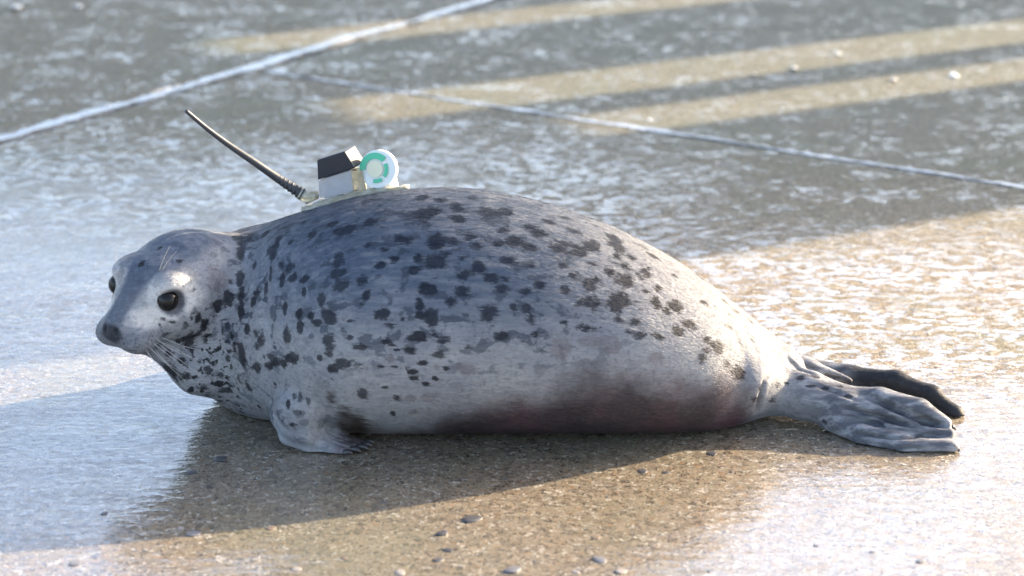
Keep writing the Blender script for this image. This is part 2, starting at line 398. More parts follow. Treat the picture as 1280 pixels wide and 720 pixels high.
def surface_nets(D):
    s = D < 0
    cnt = np.zeros(tuple(np.array(D.shape) - 1), np.int8)
    for i in (0, 1):
        for j in (0, 1):
            for k in (0, 1):
                cnt += s[i:i + cnt.shape[0], j:j + cnt.shape[1], k:k + cnt.shape[2]]
    act = (cnt > 0) & (cnt < 8)
    idx = np.full(act.shape, -1, np.int64); I = np.argwhere(act); idx[act] = np.arange(len(I))
    acc = np.zeros((len(I), 3)); num = np.zeros(len(I))
    corners = [(i, j, k) for i in (0, 1) for j in (0, 1) for k in (0, 1)]
    val = {c: D[I[:, 0] + c[0], I[:, 1] + c[1], I[:, 2] + c[2]] for c in corners}
    for a in corners:
        for ax in range(3):
            if a[ax] == 0:
                b = list(a); b[ax] = 1; b = tuple(b)
                va, vb = val[a], val[b]; m = (va < 0) != (vb < 0)
                t = np.where(m, va / np.where(m, va - vb, 1), 0)
                p = np.array(a, float)[None, :] + t[:, None] * (np.array(b, float) - np.array(a, float))[None, :]
                acc[m] += p[m]; num[m] += 1
    V = (I + acc / num[:, None]) * VS + lo
    quads = []
    for ax in range(3):
        b, c = (ax + 1) % 3, (ax + 2) % 3
        sa = [slice(None)] * 3; sb = [slice(None)] * 3; sa[ax] = slice(0, -1); sb[ax] = slice(1, None)
        s0 = s[tuple(sa)]; s1_ = s[tuple(sb)]
        E = np.argwhere(s0 != s1_)
        ok = (E[:, b] > 0) & (E[:, c] > 0) & (E[:, b] < D.shape[b] - 1) & (E[:, c] < D.shape[c] - 1); E = E[ok]
        def at(db, dc):
            e = E.copy(); e[:, b] -= db; e[:, c] -= dc
            return idx[e[:, 0], e[:, 1], e[:, 2]]
        Q = np.stack([at(1, 1), at(0, 1), at(0, 0), at(1, 0)], 1)
        flip = ~s0[E[:, 0], E[:, 1], E[:, 2]]
        Q[flip] = Q[flip][:, ::-1]
        quads.append(Q)
    return V, np.concatenate(quads)
V, Q = surface_nets(D)
# light relaxation that leaves the form alone
e0 = np.concatenate([Q[:, i] for i in range(4)]); e1 = np.concatenate([Q[:, (i + 1) % 4] for i in range(4)])
deg = np.bincount(e0, minlength=len(V)).astype(float)
for _ in range(5):
    acc = np.stack([np.bincount(e0, V[e1, k], len(V)) + np.bincount(e1, V[e0, k], len(V)) for k in range(3)], 1)
    Vn = acc / (2 * deg)[:, None]
    V = np.where((V[:, 2:3] < 0.004), V, V * 0.45 + Vn * 0.55)
me = bpy.data.meshes.new('seal')
me.vertices.add(len(V)); me.vertices.foreach_set('co', V.ravel())
me.loops.add(len(Q) * 4); me.loops.foreach_set('vertex_index', Q.ravel())
me.polygons.add(len(Q)); me.polygons.foreach_set('loop_start', np.arange(0, len(Q) * 4, 4)); me.polygons.foreach_set('loop_total', np.full(len(Q), 4))
me.update(); me.validate()
NV = np.zeros(len(V) * 3); me.vertices.foreach_get('normal', NV); NV = NV.reshape(-1, 3)
bvh = BVHTree.FromPolygons([tuple(p) for p in V], [tuple(q) for q in Q])

# --- folds and furrows pressed into the skin along lines seen in the photo
camo = Vector((0, 0, CAMZ))
def cast(px, py):
    return bvh.ray_cast(camo, ray(px, py).normalized())
folds = [([(322, 300), (328, 350), (333, 400), (345, 440)], 10, 0.004, 0.0), ([(344, 300), (354, 350), (360, 400)], 11, 0.003, 0.0), ([(905, 395), (928, 440), (936, 490)], 9, 0.003, 0.0), ([(930, 410), (946, 440), (948, 470)], 6, 0.003, 0.0), ([(285, 430), (300, 460), (322, 480)], 8, 0.003, 0.0),
         ([(300, 290), (303, 330), (308, 370), (309, 405), (318, 430)], 5, 0.004, 0.0), ([(968, 457), (958, 475), (950, 500), (946, 516)], 4, 0.006, 1.0),
         ([(985, 448), (1000, 461), (1030, 469), (1060, 478)], 4, 0.005, 1.0), ([(1000, 451), (1022, 463)], 2.5, 0.003, 0.6), ([(992, 446), (1010, 460)], 2, 0.002, 0.5),
         ([(1085, 495), (1120, 511), (1160, 527), (1184, 533)], 4.6, 0.008, 1.0), ([(1055, 507), (1090, 518), (1130, 528), (1166, 535)], 4.6, 0.008, 1.0),
         ([(1050, 520), (1100, 530), (1155, 540)], 3.6, 0.005, 0.9), ([(1065, 541), (1110, 545), (1150, 546), (1186, 541)], 4.2, 0.007, 1.0), ([(1060, 513), (1105, 524)], 3, 0.003, 0.7), ([(1100, 497), (1155, 519)], 3, 0.002, 0.5), ([(1010, 478), (1050, 492), (1085, 506)], 3, 0.002, 0.45),
         ([(1075, 550), (1120, 561), (1170, 562)], 2, 0.002, 0.3), ([(132, 430), (142, 435), (155, 439), (172, 440)], 2.2, 0.002, 0.8),
         ([(343, 528), (350, 542), (366, 553), (408, 563)], 5, 0.002, 0.85), ([(395, 545), (436, 560)], 2, 0.002, 0.6), ([(402, 543), (446, 558)], 2, 0.002, 0.6), ([(408, 541), (452, 556)], 2, 0.002, 0.6)]
crease_shade = np.zeros(len(V)); push = np.zeros(len(V)); bare = np.zeros(len(V))
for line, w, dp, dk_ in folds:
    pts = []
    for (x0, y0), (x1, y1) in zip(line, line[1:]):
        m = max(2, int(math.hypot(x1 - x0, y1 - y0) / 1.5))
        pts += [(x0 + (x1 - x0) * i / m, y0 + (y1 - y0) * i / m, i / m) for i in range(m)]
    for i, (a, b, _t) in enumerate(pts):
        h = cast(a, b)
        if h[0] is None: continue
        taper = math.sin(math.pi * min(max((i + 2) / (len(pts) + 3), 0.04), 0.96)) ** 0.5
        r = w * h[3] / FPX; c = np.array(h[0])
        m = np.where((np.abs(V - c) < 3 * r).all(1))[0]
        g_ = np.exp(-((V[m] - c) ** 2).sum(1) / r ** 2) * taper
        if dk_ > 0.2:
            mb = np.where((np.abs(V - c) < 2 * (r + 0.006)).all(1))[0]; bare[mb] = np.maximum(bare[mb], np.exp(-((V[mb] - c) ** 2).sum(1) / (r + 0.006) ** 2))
        crease_shade[m] = np.maximum(crease_shade[m], g_ * dk_); push[m] = np.maximum(push[m], g_ * dp * (1.35 if dk_ > 0.2 else 1.0))
V = V - NV * push[:, None]
me.vertices.foreach_set('co', V.ravel()); me.update()
# --- coat markings, read off the photograph and laid on the skin
def rd(s): return [tuple(float(k) for k in w.split(',')) for w in s.split()]
c5 = rd('130,130,45,25 240,105,25,18 240,140,25,12 340,120,40,20 400,118,25,12 480,170,25,8 520,192,28,10 540,153,20,6 385,182,20,10 60,220,30,22 35,275,15,12 170,215,35,25 230,215,25,15 280,200,30,14 305,230,20,18 370,228,25,10 430,220,25,20 470,238,45,12 575,235,30,18 640,245,30,18 690,230,30,15 630,185,25,8 765,220,35,18 170,290,40,20 110,270,12,15 100,315,20,10 205,260,22,14 255,275,20,12 310,300,22,16 270,325,24,20 355,338,22,14 400,342,10,8 405,278,25,16 485,300,18,10 590,300,18,10 625,330,20,14 680,355,25,16 700,345,15,10 690,292,16,6 745,318,18,14 800,300,28,10 800,345,30,18 865,325,25,22 905,372,12,8 865,380,14,8 770,268,12,8 140,375,35,20 252,382,20,18 390,375,20,14 462,388,20,22 515,362,18,10 600,380,20,16 215,415,20,18 118,425,18,20 428,437,18,16 468,438,18,16 485,475,14,16 672,420,32,24 780,425,42,35 900,422,18,14 972,432,30,16 940,450,12,10 1012,490,26,14 972,512,18,12 778,482,24,14 828,487,20,14 678,505,30,14 840,527,22,14 808,518,14,6 908,532,20,10 500,527,18,12 390,535,20,12 525,582,8,6 595,485,10,6 1070,545,18,10 1110,570,28,14 1070,585,14,10 1055,610,14,14 1140,622,16,8 1180,655,25,16 1115,670,8,6 1160,650,12,8 890,265,20,5 910,370,14,5 1060,420,16,5 1130,415,14,4 1140,495,20,5 1170,450,14,4 1215,480,14,4 820,270,20,7 180,80,25,8 120,75,25,10 290,75,22,6 600,140,16,5 700,165,18,5 850,230,16,5 960,330,12,4')
c7 = rd('345,80,20,8 400,100,20,8 455,115,18,12 545,90,18,18 380,155,30,25 410,205,20,18 450,225,25,12 300,210,12,18 370,250,12,25 415,275,10,25 470,262,22,14 345,300,15,20 310,330,18,10 300,370,16,16 515,275,25,12 515,325,12,14 430,390,12,24 630,40,25,8 505,35,14,16 700,60,50,18 800,25,40,18 785,130,25,12 665,190,30,24 660,250,40,16 670,300,40,24 750,280,28,30 780,340,20,22 840,210,18,14 895,180,20,12 860,145,25,10 910,105,20,25 590,355,18,22 495,420,16,14 500,482,14,18 440,520,20,30 760,378,10,6 460,610,40,18 430,635,20,18 255,100,36,40 240,160,16,36 240,270,17,40 245,330,18,35 190,350,18,26 245,410,18,32 270,485,18,18 310,505,25,14 330,530,20,18 315,570,18,18 365,600,30,8 360,640,25,12 400,620,25,8 215,568,15,18 245,600,32,34 187,610,12,12 205,512,14,12 160,685,22,14 100,660,14,18 65,625,12,12 315,655,18,20 260,648,8,8 140,380,20,14 60,435,14,18 85,465,12,18 60,505,20,12 90,530,12,18 165,490,8,22 180,465,15,6 10,465,12,12 30,440,8,10')
c1 = rd('440,485,25,18 490,440,12,18 500,490,10,18 470,410,8,10 360,470,26,8 375,430,14,8 340,415,10,6 410,575,18,14 360,540,12,14 370,610,28,15 420,630,28,15 445,570,10,10 480,575,10,12 510,610,12,14 490,675,20,10 580,680,25,10 665,675,20,8 690,600,20,10 455,305,7,16 545,375,12,14 395,500,10,8 430,440,10,8 330,440,8,6 520,540,8,10 260,210,12,9 330,150,12,8 400,200,10,7')
cB = rd('140,205,42,40 255,190,25,14 320,240,52,18 240,340,62,28 160,368,30,20 140,280,25,12 87,298,15,14 435,60,45,36 475,120,45,22 460,210,30,18 495,228,22,10 630,185,52,26 590,258,45,26 520,260,22,8 800,205,60,22 730,175,25,16 755,283,35,26 665,328,25,14 800,365,24,18 600,382,30,12 610,418,30,16 735,418,22,18 685,450,26,12 455,468,22,10 325,503,26,28 520,530,26,22 430,350,18,7 515,353,20,8 575,358,12,6 160,420,16,8 915,247,16,12 140,75,42,36 75,105,30,18 265,96,28,8 715,75,32,44 645,65,28,22 1035,45,48,42 555,85,22,12 40,68,18,16 500,610,22,16')
cF = rd('170,60,25,8 90,160,18,22 45,262,20,9 175,238,16,9 265,110,35,16 180,140,35,8 120,100,25,10 290,385,22,14 265,440,18,10 240,340,8,18 95,350,16,6 300,300,8,22 340,330,8,18 270,300,8,14')
cH = rd('20,230,22,22 205,285,20,12 250,275,16,10 315,250,30,12 175,360,12,14 120,300,10,14 90,355,14,10 440,468,22,10 400,240,20,10 560,340,20,8 450,300,25,10 380,290,24,9 520,290,24,10')
pale = [(480 + a / 2.667, 220 + b / 2.667, c / 2.667, d / 2.667) for a, b, c, d in rd('580,575,34,28 700,548,55,18 750,565,35,22 900,610,30,20 265,645,30,25')]
pale += [(380 + a / 4.5, 380 + b / 4.5, c / 4.5, d / 4.5) for a, b, c, d in rd('485,305,22,25 745,355,16,22 900,365,48,32 597,530,30,20 700,530,50,28 620,605,35,14')]
pale += [(90 + 540 / 3, 260 + 270 / 3, 13, 13), (268, 350, 9, 9), (150, 350, 6, 7)]
dark = [(480 + a / 2.667, 220 + b / 2.667, c / 2.667, d / 2.667) for a, b, c, d in c5]
dark += [(230 + a / 3.43, 270 + b / 3.43, c / 3.43, d / 3.43) for a, b, c, d in c7]
dark += [(90 + a / 3, 260 + b / 3, c / 3, d / 3) for a, b, c, d in c1]
dark += [(380 + a / 4.5, 380 + b / 4.5, c / 4.5, d / 4.5) for a, b, c, d in cB]
dark += [(300 + a / 4, 420 + b / 4, c / 4, d / 4) for a, b, c, d in cF]
dark += [(920 + a / 4, 410 + b / 4, c / 4, d / 4) for a, b, c, d in cH]
def spotfield(spots, extra=()):
    F_ = np.full(len(V), 3.0)
    todo = []
    for px, py, rx, ry in spots:
        loc, nor, _, dist = cast(px, py)
        if loc is None: continue
        view = (camo - loc).normalized(); fac = max(abs(nor.dot(view)), 0.35)
        todo.append((loc, nor, rx * dist / FPX, min(ry / fac, max(rx, ry) * 1.6) * dist / FPX))
    todo += list(extra)
    for loc, nor, rx, ry in todo:
        r = max(rx, ry) * 2.6
        m = np.where((np.abs(V[:, 0] - loc.x) < r) & (np.abs(V[:, 1] - loc.y) < r) & (np.abs(V[:, 2] - loc.z) < r))[0]
        if not len(m): continue
        tx = Vector((1, 0, 0)) - nor * nor.x
        tx = tx.normalized() if tx.length > 0.2 else Vector((0, 1, 0)); ty = nor.cross(tx)
        d = V[m] - np.array(loc)
        f = np.sqrt(((d @ np.array(tx)) / rx) ** 2 + ((d @ np.array(ty)) / ry) ** 2 + ((d @ np.array(nor)) / max(rx, ry)) ** 2 * 0.3)
        F_[m] = np.minimum(F_[m], f)
    return F_
# the side turned away carries the same kind of spotting
extra = []
view = np.array([0, 0, CAMZ]) - V; view /= np.linalg.norm(view, axis=1)[:, None]
back = np.where(((NV * view).sum(1) < 0.08) & (V[:, 2] > 0.06) & (V[:, 0] > -0.45) & (V[:, 0] < 0.36))[0]
for i in rng.choice(back, 150, replace=False):
    r = rng.uniform(0.004, 0.012); extra.append((Vector(V[i]), Vector(NV[i]), r * rng.uniform(1, 1.5), r))
fd_ = spotfield(dark, extra); fp_ = spotfield(pale)
def ss(v_, a, b): t = np.clip((v_ - a) / (b - a), 0, 1); return t * t * (3 - 2 * t)
X_, Y_, Z_ = V.T
px_ = X_ / ((Y_ * _c + (CAMZ - Z_) * _s)) * FPX + 640
py_ = 360 - ((Y_ * _s + (Z_ - CAMZ) * _c) / (Y_ * _c + (CAMZ - Z_) * _s)) * FPX
def blob(c, rx, ry, rz): c = Vector(c); return np.exp(-(((X_ - c.x) / rx) ** 2 + ((Y_ - c.y) / ry) ** 2 + ((Z_ - c.z) / rz) ** 2))
sx = lambda px: P(px, 400, 3.5).x
# dark saddle along the back
saddle = ss(Z_, 0.13, 0.27) * ss(X_, sx(260), sx(400)) * (1 - ss(X_, sx(640), sx(900)))
crown = np.maximum(0, 1 - np.linalg.norm((V - np.array(H(-0.07, 0, 0.075))) / np.array([0.11, 0.09, 0.055]), axis=1)) 
hl = (V - np.array(E0)); ha, hlat, hu = hl @ np.array(f_), hl @ np.array(l_), hl @ np.array(u_)
headm = ss(ha, -0.17, -0.11)
crown = headm * ss(hu - 0.45 * np.abs(hlat) + 0.12 * ha, 0.0, 0.022)
bridge = headm * ss(ha, 0.0, 0.02) * (1 - ss(np.abs(hlat), 0.012, 0.02)) * ss(hu, -0.04, -0.02)
muz = ss(ha, 0.006, 0.03) * ss(-hu, 0.030, 0.042)
nose = 1 - ss(np.sqrt(((ha - 0.070) / 0.016) ** 2 + (hlat / 0.021) ** 2 + ((hu + 0.038) / 0.016) ** 2), 0.75, 1.1)
eye_ring = np.zeros(len(V))
for sg in (1, -1):
    de = np.linalg.norm(hl - np.array(f_ * 0.006 + l_ * (0.0555 * sg) - u_ * 0.002), axis=1); eye_ring = np.maximum(eye_ring, 1 - ss(de, 0.017, 0.0225))
mouth = np.exp(-((hu + 0.078 - 0.10 * np.maximum(0.03 - ha, 0)) / 0.0028) ** 2) * ss(ha, -0.005, 0.01)
stain_shade = ss(0.135 + 0.045 * np.exp(-((X_ - sx(770)) / 0.17) ** 2) - Z_, 0.0, 0.13) * ss(X_, sx(480), sx(600)) * (1 - ss(X_, sx(905), sx(955)))
stain_shade = np.maximum(stain_shade, 0.62 * ss(0.075 - Z_, 0.0, 0.07) * ss(X_, sx(395), sx(440)) * (1 - ss(X_, sx(905), sx(955))))  # contact shade painted along the low belly, on top of the reddish stain
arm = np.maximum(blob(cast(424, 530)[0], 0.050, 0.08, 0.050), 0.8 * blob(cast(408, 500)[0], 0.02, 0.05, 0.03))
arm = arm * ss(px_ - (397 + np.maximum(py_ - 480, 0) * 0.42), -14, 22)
eyepatch = np.zeros(len(V))
for sg in (1, -1):
    ep = np.exp(-(((ha + 0.002) / 0.036) ** 2 + ((hu - 0.004) / 0.028) ** 2)) * ss(hlat * sg, 0.012, 0.03)
    sn = np.exp(-(((ha - 0.030) / 0.030) ** 2 + ((hu + 0.020) / 0.016) ** 2)) * ss(hlat * sg, 0.006, 0.016)
    eyepatch = np.maximum(eyepatch, np.maximum(ep, sn))
farhind = ss(X_, sx(1035), sx(1075)) * ss(Y_, 3.385, 3.405)
hind = ss(X_, sx(955), sx(1030))
dense = ss(Z_, 0.08, 0.20) * ss(X_, sx(250), sx(320)) * (1 - 0.85 * ss(X_, sx(640), sx(860))) + 0.55 * ss(0.2 - Z_, 0, 0.05) * ss(X_, sx(190), sx(230)) * (1 - ss(X_, sx(330), sx(420)))
for nm, a in dict(spot=fd_, pale=fp_, saddle=saddle, crown=crown, bridge=bridge, muzzle=muz, nose=nose, eyering=eye_ring, mouth=mouth, stain_shade=stain_shade, armpit=arm, hind=hind, furrow_shade=crease_shade, fore=ss(3.345 - Y_, 0, 0.02) * ss(0.11 - Z_, 0, 0.05) * ss(px_, 325, 340) * (1 - ss(px_ - (400 + np.maximum(py_ - 480, 0) * 0.5), 0, 25)), cheek=ss(ha, -0.20, -0.12) * (1 - ss(ha, -0.015, 0.012)) * ss(-hu, 0.005, 0.035) * (1 - ss(X_, sx(290), sx(350))), dense=np.minimum(dense + 0.7 * (ss(3.345 - Y_, 0, 0.02) * ss(0.11 - Z_, 0, 0.05) * ss(px_, 325, 340) * (1 - ss(px_, 400, 430))) + 0.25 * crown, 1), eyepatch=eyepatch, farhind=farhind).items():
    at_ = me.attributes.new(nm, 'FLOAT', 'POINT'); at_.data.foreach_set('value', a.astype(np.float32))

n = N('seal_coat')
pos = n.pos
fur = n.map(pos, (55, 420, 420), (0, R(-12), 0)); furn = n.noise(1.0, 3, 0.6, vec=fur)
fur2 = n.noise(1.0, 2, 0.5, vec=n.map(pos, (18, 120, 120), (0, R(-15), 0)))
big = n.noise(11, 4, 0.6); fine = n.noise(60, 4, 0.65)
base = n.mix(n.sstep(big, 0.35, 0.65), (0.40, 0.40, 0.41), (0.50, 0.49, 0.475))
base = n.mix(n.math('MULTIPLY', n.sstep(fur2, 0.35, 0.7), 0.35), base, (0.30, 0.31, 0.33))
sad = n.math('MULTIPLY', n.attr('saddle'), n.sstep(n.math('ADD', fur2, n.math('MULTIPLY', big, 0.6)), 0.45, 0.95, 0.5, 1.0))
base = n.mix(sad, base, (0.125, 0.155, 0.205))
base = n.mix(n.math('MULTIPLY', n.attr('crown'), n.sstep(fine, 0.3, 0.65, 0.55, 1.0)), base, (0.15, 0.18, 0.23))
base = n.mix(n.math('MULTIPLY', n.attr('bridge'), 0.75), base, (0.15, 0.17, 0.21))
base = n.mix(n.sstep(n.math('ADD', n.attr('eyepatch'), n.math('MULTIPLY', n.math('SUBTRACT', fine, 0.5), 0.9)), 0.2, 0.8), base, (1.0, 0.93, 0.84))
base = n.mix(n.math('MULTIPLY', n.attr('hind'), n.math('MULTIPLY', 0.9, n.sstep(n.noise(1.0, 4, 0.6, vec=n.map(pos, (22, 80, 80), (0, R(18), 0))), 0.35, 0.6, 0.1, 1.0))), base, (0.11, 0.115, 0.13))
def fld(a, amp, lo_, hi_):
    j = n.math('MULTIPLY', n.math('SUBTRACT', n.noise(70, 4, 0.65, vec=n.map(pos, (0.7, 1, 1))), 0.5), amp)
    j2 = n.math('MULTIPLY', n.math('SUBTRACT', furn, 0.5), amp * 0.45)
    j3 = n.math('MULTIPLY', n.math('SUBTRACT', n.noise(32, 2, 0.5), 0.5), amp * 0.9)
    return n.sstep(n.math('ADD', n.math('ADD', n.attr(a), j3), n.math('ADD', j, j2)), lo_, hi_, 1.0, 0.0)
blot = n.math('MULTIPLY', n.sstep(n.noise(52, 4, 0.6, 0.3, vec=n.map(pos, (0.7, 1, 1))), 0.545, 0.60), n.math('SUBTRACT', n.attr('dense'), n.math('MULTIPLY', n.attr('saddle'), 0.12), True))
ck = n.math('MULTIPLY', n.sstep(n.noise(95, 2, 0.5, 0.3), 0.56, 0.62), n.attr('cheek'))
base = n.mix(n.math('MULTIPLY', ck, 0.95), base, (0.022, 0.021, 0.022))
base = n.mix(n.math('MULTIPLY', blot, 0.75), base, (0.06, 0.075, 0.10))
base = n.mix(n.math('MULTIPLY', fld('pale', 1.6, 0.8, 1.25), 0.5), base, (0.24, 0.20, 0.20))
base = n.mix(n.math('MULTIPLY', fld('spot', 2.4, 0.76, 1.25), n.sstep(big, 0.3, 0.7, 0.97, 0.8)), base, n.mix(n.attr('saddle'), (0.027, 0.026, 0.030), (0.024, 0.031, 0.046)))
st = n.sstep(n.math('ADD', n.attr('stain_shade'), n.math('MULTIPLY', n.math('SUBTRACT', n.noise(14, 4, 0.65), 0.5), 1.1)), 0.1, 0.95)
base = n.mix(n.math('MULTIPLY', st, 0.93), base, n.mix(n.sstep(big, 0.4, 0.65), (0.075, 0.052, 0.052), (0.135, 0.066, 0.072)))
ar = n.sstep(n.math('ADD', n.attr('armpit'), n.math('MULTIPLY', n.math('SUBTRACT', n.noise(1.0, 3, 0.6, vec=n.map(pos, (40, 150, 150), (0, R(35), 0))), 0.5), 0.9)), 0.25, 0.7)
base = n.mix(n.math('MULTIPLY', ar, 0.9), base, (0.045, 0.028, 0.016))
base = n.mix(n.math('MULTIPLY', n.attr('muzzle'), n.sstep(n.vor(230, 'Distance'), 0.2, 0.6, 0.85, 0.45)), base, (0.12, 0.125, 0.14))
base = n.mix(n.math('MULTIPLY', n.attr('nose'), 0.9), base, (0.035, 0.037, 0.045))
base = n.mix(n.math('MULTIPLY', n.attr('fore'), n.sstep(n.noise(1.0, 3, 0.6, vec=n.map(pos, (90, 90, 26), (0, R(-25), 0))), 0.42, 0.55, 0.0, 0.2)), base, (0.52, 0.53, 0.55))
base = n.mix(n.math('MULTIPLY', n.attr('farhind'), 0.95), base, (0.026, 0.028, 0.032))
base = n.mix(n.math('MULTIPLY', n.attr('furrow_shade'), 0.6), base, (0.04, 0.038, 0.04))  # shade inside the skin furrows painted into the coat colour
base = n.mix(n.math('MULTIPLY', n.attr('eyering'), 0.85), base, (0.07, 0.075, 0.095))
base = n.mix(n.sstep(furn, 0.3, 0.7, 0.0, 0.5), base, (0.68, 0.68, 0.68), 'OVERLAY')
base = n.mix(n.sstep(n.noise(170, 3, 0.7), 0.5, 0.7, 0.0, 0.35), base, (0.10, 0.10, 0.11))
nb_ = n.bump(furn, 0.0016, 0.8); nb_ = n.bump(fine, 0.0008, 0.6, nb_)
base = n.mix(1.0, base, (0.63, 0.63, 0.64), 'MULTIPLY')
n.set(Base_Color=base, Roughness=n.sstep(fine, 0.3, 0.7, 0.42, 0.6), Specular_IOR_Level=0.13, Normal=nb_)
M_COAT = n.m
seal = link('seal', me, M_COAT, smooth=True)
tag(seal, 'spotted silver grey seal lying on the wet concrete with a tag on its back', 'seal')

# --- the short lie of the coat: thin slivers of hair laid back along the body
NH = 300000
tri = np.concatenate([Q[:, [0, 1, 2]], Q[:, [0, 2, 3]]])
fa = V[tri]; area = np.linalg.norm(np.cross(fa[:, 1] - fa[:, 0], fa[:, 2] - fa[:, 0]), axis=1)
seen = (V[tri[:, 0], 2] > 0.012) & (eye_ring[tri[:, 0]] < 0.25) & (nose[tri[:, 0]] < 0.2)
pr = area * seen * (1 - 0.8 * hind[tri[:, 0]]) * (1 - np.minimum(bare[tri[:, 0]] * 2.2, 1)); pr /= pr.sum()
ti = rng.choice(len(tri), NH, p=pr); w0 = rng.dirichlet((1, 1, 1), NH)
root = (fa[ti] * w0[:, :, None]).sum(1); ni = (NV[tri[ti]] * w0[:, :, None]).sum(1); ni /= np.linalg.norm(ni, axis=1)[:, None]
vi = tri[ti, w0.argmax(1)]
flow = np.tile(np.array([1.0, 0.0, -0.28]), (NH, 1))
hm = headm[vi][:, None]; flow = flow * (1 - hm) + np.array(-f_ - u_ * 0.25)[None, :] * hm
fl = (px_[vi] > 335) & (px_[vi] < 430) & (py_[vi] > 478) & (V[vi, 1] < 3.34); flow[fl] = (0.55, -0.1, -0.8)
wave = np.sin(root[:, 0] * 41 + root[:, 2] * 67) * np.sin(root[:, 2] * 53 - root[:, 0] * 29 + root[:, 1] * 31)
flow[:, 2] += 0.25 * wave + rng.normal(0, 0.13, NH); flow[:, 1] += rng.normal(0, 0.13, NH)
flow -= ni * (flow * ni).sum(1)[:, None]; flow /= np.linalg.norm(flow, axis=1)[:, None] + 1e-6
side = np.cross(ni, flow)
L = rng.uniform(0.005, 0.0095, NH) * (1 - 0.55 * headm[vi]) * (1 - 0.75 * hind[vi]) * (1 - 0.6 * muz[vi])
tilt = rng.uniform(0.04, 0.16, NH) + 0.05 * wave; roll = rng.normal(0, 0.15, NH); wd = rng.uniform(0.0003, 0.0006, NH)
sd = side * np.cos(roll)[:, None] + ni * np.sin(roll)[:, None]
HV = np.empty((NH, 3, 3)); b0 = root + ni * 0.0004
HV[:, 0] = b0 - sd * wd[:, None]; HV[:, 1] = b0 + sd * wd[:, None]; HV[:, 2] = b0 + (flow * np.cos(tilt)[:, None] + ni * np.sin(tilt)[:, None]) * L[:, None]
HV[:, :, 2] = np.maximum(HV[:, :, 2], 0.003)
hm_ = bpy.data.meshes.new('fur')
hm_.vertices.add(NH * 3); hm_.vertices.foreach_set('co', HV.ravel()); hm_.loops.add(NH * 3); hm_.loops.foreach_set('vertex_index', np.arange(NH * 3))
hm_.polygons.add(NH); hm_.polygons.foreach_set('loop_start', np.arange(0, NH * 3, 3)); hm_.polygons.foreach_set('loop_total', np.full(NH, 3)); hm_.update()
for at_ in [k for k in me.attributes if k.data_type == 'FLOAT' and k.domain == 'POINT']:
    vals = np.zeros(len(V), np.float32); at_.data.foreach_get('value', vals)
    hm_.attributes.new(at_.name, 'FLOAT', 'POINT').data.foreach_set('value', np.repeat(vals[vi], 3))
fur_o = link('fur', hm_, M_COAT, seal); fur_o['kind'] = 'stuff'

# --- eyes
n = N('eye_gloss'); n.set(Base_Color=(0.010, 0.008, 0.007), Roughness=0.09, IOR=1.34); M_EYE = n.m
for sg in (1, -1):
    bm = bmesh.new(); bmesh.ops.create_uvsphere(bm, u_segments=24, v_segments=16, radius=0.0152)
    o = from_bm('eye', bm, M_EYE, seal, True); o.location = H(0.005, 0.0455 * sg, -0.002)
# --- whiskers
M_WH = plain('whisker_hair', (0.48, 0.45, 0.40), 0.35, amt=0.1)
def whisker(p0, dirs, r=0.00045):
    pts = spline([p0] + dirs, 9); o = from_bm('whisker', tube_bm(pts, [r * (1 - 0.75 * i / 8) for i in range(9)], 5), M_WH, seal, True)
def onskin(px, py):
    loc = cast(px, py)[0]; return loc if loc is not None else P(px, py, 3.38)
for (a, b), (m1, m2), (e1_, e2_) in [((190, 428), (212, 445), (241, 468)), ((186, 433), (205, 452), (232, 476)), ((194, 423), (222, 440), (262, 455)), ((198, 430), (225, 450), (255, 474)), ((182, 437), (196, 455), (215, 470)), ((200, 421), (228, 432), (258, 440)), ((193, 436), (210, 455), (228, 466)), ((202, 427), (222, 437), (246, 452))]:
    p0 = onskin(a, b); whisker(p0, [P(m1, m2, p0.y - 0.022), P(e1_, e2_, p0.y - 0.020)])
for (a, b), (m1, m2), (e1_, e2_) in [((199, 338), (204, 325), (212, 308)), ((203, 338), (210, 326), (221, 314))]:
    p0 = onskin(a, b); whisker(p0, [P(m1, m2, p0.y - 0.012), P(e1_, e2_, p0.y - 0.018)], 0.0006)
p0 = H(0.0, -0.050, 0.026); whisker(p0, [p0 + u_ * 0.014 + f_ * 0.004, p0 + u_ * 0.030], 0.0005)
for k in range(5):
    p0 = H(0.035, -0.040, -0.05 - 0.006 * k); whisker(p0, [p0 - l_ * 0.03 - u_ * 0.01, p0 - l_ * 0.055 - u_ * 0.03 - f_ * 0.02], 0.0005)
# --- claws
M_CLAW = plain('claw_horn', (0.045, 0.04, 0.038), 0.2)
for (a, b, Y, ex, ey, eY) in [(430, 566, 3.266, 441, 569, 3.262), (439, 562, 3.272, 452, 566, 3.266), (448, 559.5, 3.280, 461, 562, 3.275), (454, 557, 3.288, 466, 558, 3.283), (457, 555, 3.296, 468, 553.5, 3.291)]:
    p0, p1 = P(a, b, Y), P(ex, ey, eY); mid = (p0 + p1) / 2 + Vector((0, 0, 0.003)); p1.z = max(p1.z, 0.003)
    from_bm('claw', tube_bm(spline([p0, mid, p1], 6), [0.005, 0.005, 0.0045, 0.0036, 0.0024, 0.0006], 7), M_CLAW, seal, True)
for (a, b, Y, ex, ey, eY) in [(1186, 531, 3.314, 1195, 537, 3.31), (1190, 560, 3.278, 1201, 565, 3.272), (1166, 535, 3.318, 1177, 540, 3.314)]:
    p0, p1 = P(a, b, Y), P(ex, ey, eY); mid = (p0 + p1) / 2 + Vector((0, 0, 0.001)); p1.z = max(p1.z, 0.003)
    from_bm('claw', tube_bm(spline([p0, mid, p1], 5), [0.004, 0.0038, 0.003, 0.002, 0.0006], 7), M_CLAW, seal, True)

